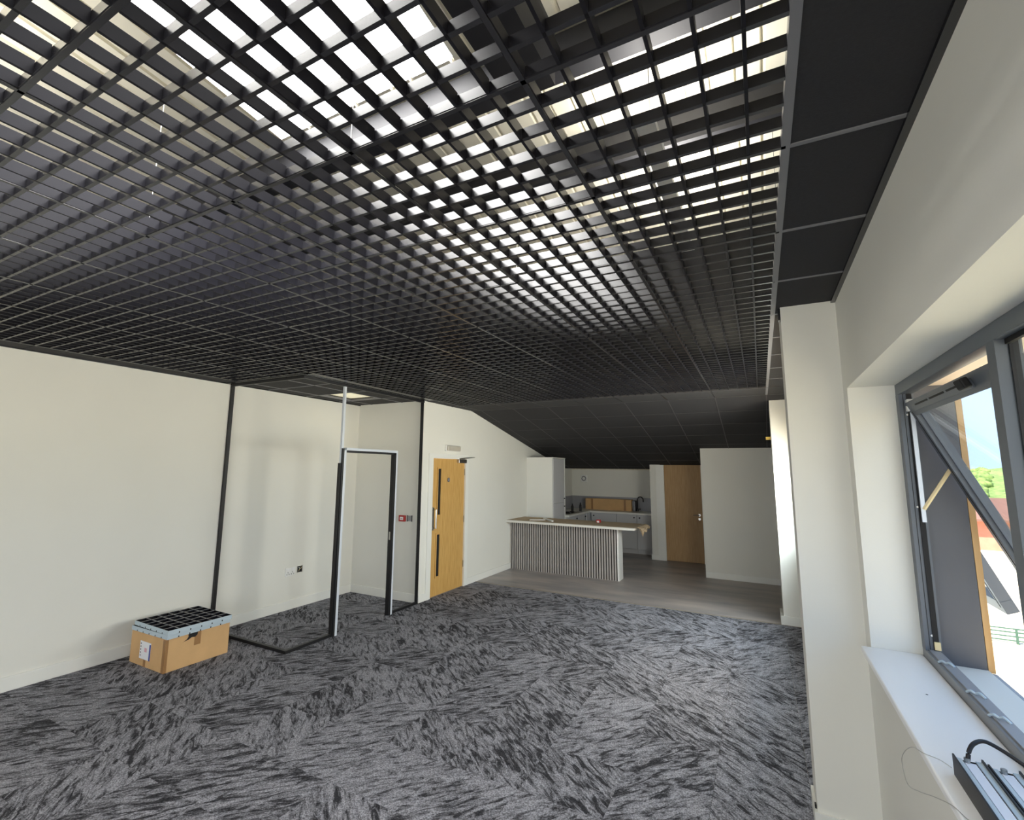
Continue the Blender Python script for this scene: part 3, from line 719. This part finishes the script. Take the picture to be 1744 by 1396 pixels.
tag(obj('kraft_sheet_end', mb, 'card2'), 'crumpled torn end of the brown board hanging off the bar worktop', 'paper')
mb = MB().box(-0.02, 0.02, -0.26, 0.26, 0, 0.02).bevel(0.002).xf(Matrix.Translation((-3.55, 8.66, 0.917)) @ Matrix.Rotation(math.radians(40), 4, 'Z'))
tag(obj('white_offcut', mb, 'white'), 'white strip offcut lying across the board on the bar', 'offcut')
mb = MB().box(-0.012, 0.012, -0.15, 0.15, 0, 0.012).bevel(0.002).xf(Matrix.Translation((-3.72, 8.55, 0.917)) @ Matrix.Rotation(math.radians(-55), 4, 'Z'))
tag(obj('white_offcut', mb, 'white'), 'shorter white strip offcut near the wall end of the bar', 'offcut')
rt = empty('red_tape_measure', (-2.62, 8.78, 0.917), 'small red object lying on the board on the bar', 'tool')
bx('case', 'red', rt, -2.66, -2.58, 8.75, 8.81, 0.917, 0.972, bev=0.012); bx('clip', 'white', rt, -2.64, -2.60, 8.742, 8.75, 0.925, 0.955)

# ------------------------------------------------------------------ kitchen units
tu = empty('tall_cabinet', (-3.98, 9.6, 0), 'tall white kitchen cabinet against the wall behind the bar', 'cabinet')
bx('carcass', 'gloss', tu, XD+0.002, -3.705, 9.275, 9.938, 0.0, 2.085)
bx('end_panel', 'gloss', tu, XD+0.002, -3.70, 9.256, 9.275, 0, 2.09)
for z0, z1 in ((0.12, 1.18), (1.185, 2.08)):
    dr = bx('door', 'cab', tu, -3.705, -3.683, 9.28, 9.905, z0, z1, bev=0.003)
    obj('knob', MB().tube([(-3.683, 9.87, (1.10 if z0 < 1 else 1.26)), (-3.66, 9.87, (1.10 if z0 < 1 else 1.26))], 0.012, 10), 'knob', dr)
bx('filler_strip', 'gloss', tu, -3.705, -3.678, 9.91, 9.938, 0, 2.085)
bx('cornice', 'gloss', tu, XD+0.002, -3.672, 9.248, 9.938, 2.09, 2.108)
def base_unit(kind, a_, b_, label, knob):
    # kind 'L': along the left wall, front faces +X ; 'B': along the back wall, front faces -Y
    if kind == 'L':
        r = empty('base_cabinet', (-3.95, (a_+b_)/2, 0), label, 'cabinet', 'kitchen base cabinets')
        bx('carcass', 'cab', r, XD+0.002, -3.64, a_, b_, 0.1, 0.868); bx('plinth', 'cab', r, XD+0.05, -3.69, a_, b_, 0, 0.1)
        dr = bx('door', 'cab', r, -3.64, -3.62, a_+0.004, b_-0.004, 0.11, 0.862, bev=0.003)
        ky = b_-0.06 if knob > 0 else a_+0.06
        obj('knob', MB().tube([(-3.62, ky, 0.80), (-3.60, ky, 0.80)], 0.016, 10), 'knob', dr)
    else:
        r = empty('base_cabinet', ((a_+b_)/2, 11.75, 0), label, 'cabinet', 'kitchen base cabinets')
        bx('carcass', 'cab', r, a_, b_, 11.44, YK-0.002, 0.1, 0.868); bx('plinth', 'cab', r, a_, b_, 11.49, YK-0.05, 0, 0.1)
        dr = bx('door', 'cab', r, a_+0.004, b_-0.004, 11.42, 11.44, 0.11, 0.862, bev=0.003)
        fr_ = [(a_+0.004, a_+0.06), (b_-0.06, b_-0.004)]
        for q in fr_: bx('door_stile', 'cab', dr, q[0], q[1], 11.416, 11.42, 0.11, 0.862)
        kx = b_-0.06 if knob > 0 else a_+0.06
        obj('knob', MB().tube([(kx, 11.42, 0.80), (kx, 11.398, 0.80)], 0.016, 10), 'knob', dr)
base_unit('L', 9.942, 10.54, 'grey base cabinet next to the tall white cabinet', 1)
base_unit('L', 10.542, 11.14, 'grey base cabinet near the inner corner of the kitchen', 1)
cfu = empty('corner_cabinet', (-3.95, 11.6, 0), 'grey corner cabinet where the two worktop runs meet', 'cabinet', 'kitchen base cabinets')
bx('carcass', 'cab', cfu, XD+0.002, -3.60, 11.142, YK-0.002, 0.1, 0.868); bx('plinth', 'cab', cfu, XD+0.05, -3.69, 11.142, YK-0.05, 0, 0.1)
base_unit('B', -3.58, -2.98, 'grey base cabinet at the left end of the sink run', -1)
base_unit('B', -2.978, -2.52, 'grey base cabinet under the brown carton', 1)
base_unit('B', -2.518, -2.115, 'grey base cabinet below the black tap', -1)
mb = MB().prism([(XD+0.002, 9.942), (-3.60, 9.942), (-3.60, 11.40), (-2.113, 11.40), (-2.113, YK-0.002), (XD+0.002, YK-0.002)], 0.869, 0.908, 'Z')
tag(obj('kitchen_worktop', mb, 'worktop'), 'L shaped pale worktop over the grey base cabinets', 'worktop')
sb_ = empty('splashback', (-3.2, YK, 0.909), 'low grey splashback round the kitchen worktop', 'splashback')
bx('back_panel', 'splash', sb_, XD+0.012, -2.112, YK-0.01, YK-0.0005, 0.909, 1.215); bx('side_panel', 'splash', sb_, XD+0.0005, XD+0.01, 9.95, YK-0.011, 0.909, 1.215)
hb = empty('hob', (-3.93, 10.5, 0.909), 'black hob set on the worktop beside the tall cabinet', 'hob')
bx('glass_top', 'hob', hb, -4.18, -3.68, 10.25, 10.85, 0.909, 0.918, bev=0.003)
for px, py in ((-4.05, 10.4), (-3.80, 10.4), (-4.05, 10.7), (-3.80, 10.7)): obj('burner', MB().tube([(px, py, 0.918), (px, py, 0.935)], [0.06, 0.045], 14), 'knob', hb)
for k_, (px, py, hh, lab) in enumerate(((-3.80, 10.02, 0.16, 'small black bottle on the worktop beside the tall cabinet'), (-3.90, 11.0, 0.17, 'small black bottle behind the hob'), (-3.72, 11.05, 0.20, 'taller black bottle at the inner worktop corner'))):
    bt = empty('black_bottle', (px, py, 0.909), lab, 'bottle', 'black bottles on the kitchen worktop')
    obj('body', MB().tube([(px, py, 0.909), (px, py, 0.909+hh*0.7), (px, py, 0.909+hh*0.8)], [0.028, 0.028, 0.012], 12), 'knob', bt)
    obj('cap', MB().tube([(px, py, 0.909+hh*0.8), (px, py, 0.909+hh)], 0.013, 10), 'gasket', bt)
ct = empty('long_carton', (-3.25, 11.87, 0.909), 'long brown carton standing against the splashback', 'box')
bx('body', 'card', ct, -3.84, -2.72, 11.80, 11.98, 0.909, 1.172, bev=0.004)
for x in (-3.70, -2.90): bx('tape', 'tape', ct, x, x+0.05, 11.7992, 11.7998, 0.912, 1.168)
for px, lab in ((-2.69, 'dark narrow panel leaning beside the long carton'), (-2.655, 'second dark narrow panel next to the black tap')):
    pn = empty('dark_panel', (px, 11.9, 0.909), lab, 'panel'); bx('board', 'steel', pn, px-0.012, px+0.012, 11.84, 11.99, 0.909, 1.15, bev=0.002); bx('edge_strip', 'splash', pn, px-0.012, px+0.012, 11.837, 11.84, 0.92, 1.14)
tp = empty('kitchen_tap', (-2.60, 11.9, 0.909), 'black gooseneck tap at the kitchen sink', 'tap')
obj('base', MB().tube([(-2.60, 11.9, 0.909), (-2.60, 11.9, 0.96)], 0.026, 12), 'knob', tp)
obj('spout', MB().tube([(-2.60, 11.9, 0.95), (-2.60, 11.9, 1.17)]+[(-2.60+0.055*(1-math.cos(a*math.pi/10))*1.3, 11.9-0.04*(a/10), 1.17+0.075*math.sin(a*math.pi/10)) for a in range(1, 11)]+[(-2.457, 11.86, 1.13)], 0.013, 10), 'knob', tp, smooth=True)
obj('lever', MB().tube([(-2.60, 11.9, 0.95), (-2.53, 11.87, 0.965)], 0.008, 8), 'knob', tp)
fn = empty('extractor_fan', (-3.95, YK, 1.56), 'small square wall fan grille high on the kitchen wall', 'fan')
bx('plate', 'white', fn, -4.04, -3.86, YK-0.02, YK-0.0005, 1.56, 1.74, bev=0.01)
obj('grille_ring', MB().tube([(-3.95+0.05*math.cos(a*math.pi/10), YK-0.022, 1.65+0.05*math.sin(a*math.pi/10)) for a in range(21)], 0.014, 6), 'splash', fn)
obj('hub', MB().tube([(-3.95, YK-0.02, 1.65), (-3.95, YK-0.032, 1.65)], 0.022, 12), 'white', fn)

# kitchen door
d2 = empty('door_2', (-1.45, 11.0, 0), 'plain oak veneer door with lever handle behind the kitchen', 'door', kind='structure')
bx('architrave', 'gloss', d2, -1.985, -1.82, 10.935, 11.0, 0, 1.985); bx('architrave', 'gloss', d2, -1.09, -0.95, 10.96, 11.0, 0, 1.985)
bx('door_stop', 'gloss', d2, -1.90, -1.82, 11.0, 11.06, 0, 1.985)
bx('leaf', 'oak2', d2, -1.82, -1.09, 10.975, 11.015, 0.006, 1.985)
hd = obj('lever_handle', MB().tube([(-1.15, 10.975, 0.965), (-1.15, 10.93, 0.965), (-1.26, 10.925, 0.965)], 0.009, 8), 'chrome', d2)
for z in (0.965, 0.885): obj('rose', MB().tube([(-1.15, 10.975, z), (-1.15, 10.965, z)], 0.025, 14), 'chrome', d2)
yt = empty('yellow_tag', (0.127, 7.3, 2.275), 'small yellow tag sticking out from the far column', 'tag')
bx('plate', 'yellow', yt, 0.088, 0.1495, 7.29, 7.31, 2.275, 2.312); bx('fixing', 'batten', yt, 0.140, 0.1497, 7.285, 7.315, 2.27, 2.317)

# ------------------------------------------------------------------ lights lying on the window board
def linear_light(x0, x1, y0, y1, dz, label):
    r = empty('linear_light', ((x0+x1)/2, (y0+y1)/2, 0.995), label, 'light fitting', 'black linear lights on the window board')
    z0 = 0.9955; z1 = 1.052+dz; t_ = 0.004
    bx('side', 'black', r, x0, x0+t_, y0, y1, z0, z1); bx('side', 'black', r, x1-t_, x1, y0, y1, z0, z1)
    bx('base', 'black', r, x0+t_, x1-t_, y0, y1, z0, z0+0.006)
    bx('end_cap', 'black', r, x0+t_, x1-t_, y1-0.004, y1, z0+0.006, z1-0.012)
    for a_, b_ in ((x0+t_, x0+0.018), (x1-0.018, x1-t_)): bx('flange', 'palealu', r, a_, b_, y0, y1-0.006, z1-0.010, z1-0.006)
    bx('diffuser', 'diff', r, x0+0.021, x1-0.021, y0, y1-0.02, z1-0.016, z1-0.008)
    obj('gland', MB().tube([((x0+x1)/2-0.006, y1-0.02, z1-0.012), ((x0+x1)/2-0.006, y1-0.02, z1+0.004)], 0.007, 8), 'chrome', r)
    return r
linear_light(0.437, 0.503, 1.0, 1.975, 0.0, 'black linear light at the room edge of the window board')
linear_light(0.506, 0.572, 1.0, 1.955, 0.0, 'black linear light in the middle of the window board')
linear_light(0.575, 0.630, 1.0, 1.90, -0.004, 'black linear light next to the window frame')
tag(obj('power_cable', MB().tube(crv([(0.466, 1.955, 1.052), (0.472, 1.962, 1.072), (0.490, 1.985, 1.086), (0.520, 2.01, 1.088), (0.555, 2.005, 1.075), (0.59, 1.97, 1.06), (0.615, 1.92, 1.055), (0.618, 1.85, 1.056)]), 0.0055, 8), 'cable', smooth=True), 'black power cable looping over the linear lights', 'cable')
tag(obj('thin_wire', MB().tube(crv([(0.438, 2.0, 1.002), (0.42, 2.03, 1.003), (0.388, 2.06, 1.0), (0.381, 2.16, 0.97), (0.379, 2.28, 0.90), (0.379, 2.34, 0.84), (0.379, 2.28, 0.80), (0.379, 2.12, 0.86), (0.380, 1.95, 0.935), (0.387, 1.80, 0.995), (0.40, 1.74, 1.001), (0.43, 1.68, 1.001)]), 0.0012, 5), 'wire'), 'thin steel wire looped over the front of the window board', 'wire')

# ------------------------------------------------------------------ outside
gd = struct(bx('ground', 'yard', None, -20, 400, -200, 500, -3.6, -3.2), 'pale sunlit concrete yard below the window', 'ground')
random.seed(11); mb = MB(); NX, NY = 60, 14; g = []
for i in range(NX+1):
    row = []
    for j in range(NY+1):
        a = math.radians(20 + 80*i/NX); d = 150 + 12*j
        zt = 3.5 + 3.0*math.sin(i*0.23+1) + 1.4*math.sin(i*0.71) + random.uniform(-0.8, 0.8)
        z = -3.2 + (zt+3.2+2.5)*math.sin(math.pi/2*min(1, j/8)) + random.uniform(-0.5, 0.5)
        row.append(mb.bm.verts.new((d*math.cos(a), d*math.sin(a), z)))
    g.append(row)
for i in range(NX):
    for j in range(NY): mb.bm.faces.new((g[i][j], g[i+1][j], g[i+1][j+1], g[i][j+1]))
hill = struct(obj('hill', mb, 'grass', smooth=True), 'green wooded hill beyond the yard', 'hill')
mb = MB(); random.seed(4)
for q in range(900):
    i = random.uniform(40, 58); a = math.radians(20+80*i/NX); d = 150+random.uniform(4, 95); j = (d-150)/12
    zt = 3.5+3.0*math.sin(i*0.23+1)+1.4*math.sin(i*0.71)
    z = -3.2+(zt+5.7)*math.sin(math.pi/2*min(1, j/8)); r_ = random.uniform(0.5, 1.5)
    bmesh.ops.create_icosphere(mb.bm, subdivisions=1, radius=r_, matrix=Matrix.Translation((d*math.cos(a), d*math.sin(a), z+r_*0.3)) @ Matrix.Diagonal((1, 1, random.uniform(0.7, 1.1), 1)))
tag(obj('treetops', mb, 'grass', hill, smooth=True), kind='stuff')
sh = empty('brick_shed', (15.0, 48, -3.2), 'low salmon brick shed with a brown roof across the yard', 'building')
bx('wall', 'brick', sh, 10, 19, 46, 51, -3.2, -1.2)
obj('roof', MB().prism([(45.4, -1.25), (48.5, 0.05), (51.6, -1.25), (51.6, -1.1), (48.5, 0.25), (45.4, -1.1)], 9.6, 19.4), 'rooftile', sh)
bx('door', 'rooftile', sh, 14.6, 15.6, 45.96, 46.0, -3.2, -1.5)
fe = empty('mesh_fence', (7, 21.2, -3.2), 'low green mesh fence across the yard', 'fence')
for k in range(15): bx('post', 'net', fe, 2+k*0.9, 2.05+k*0.9, 21.2, 21.25, -3.2, -2.75)
for z in (-3.12, -3.0, -2.88, -2.78): bx('rail', 'net', fe, 2, 14.6, 21.21, 21.24, z, z+0.035)
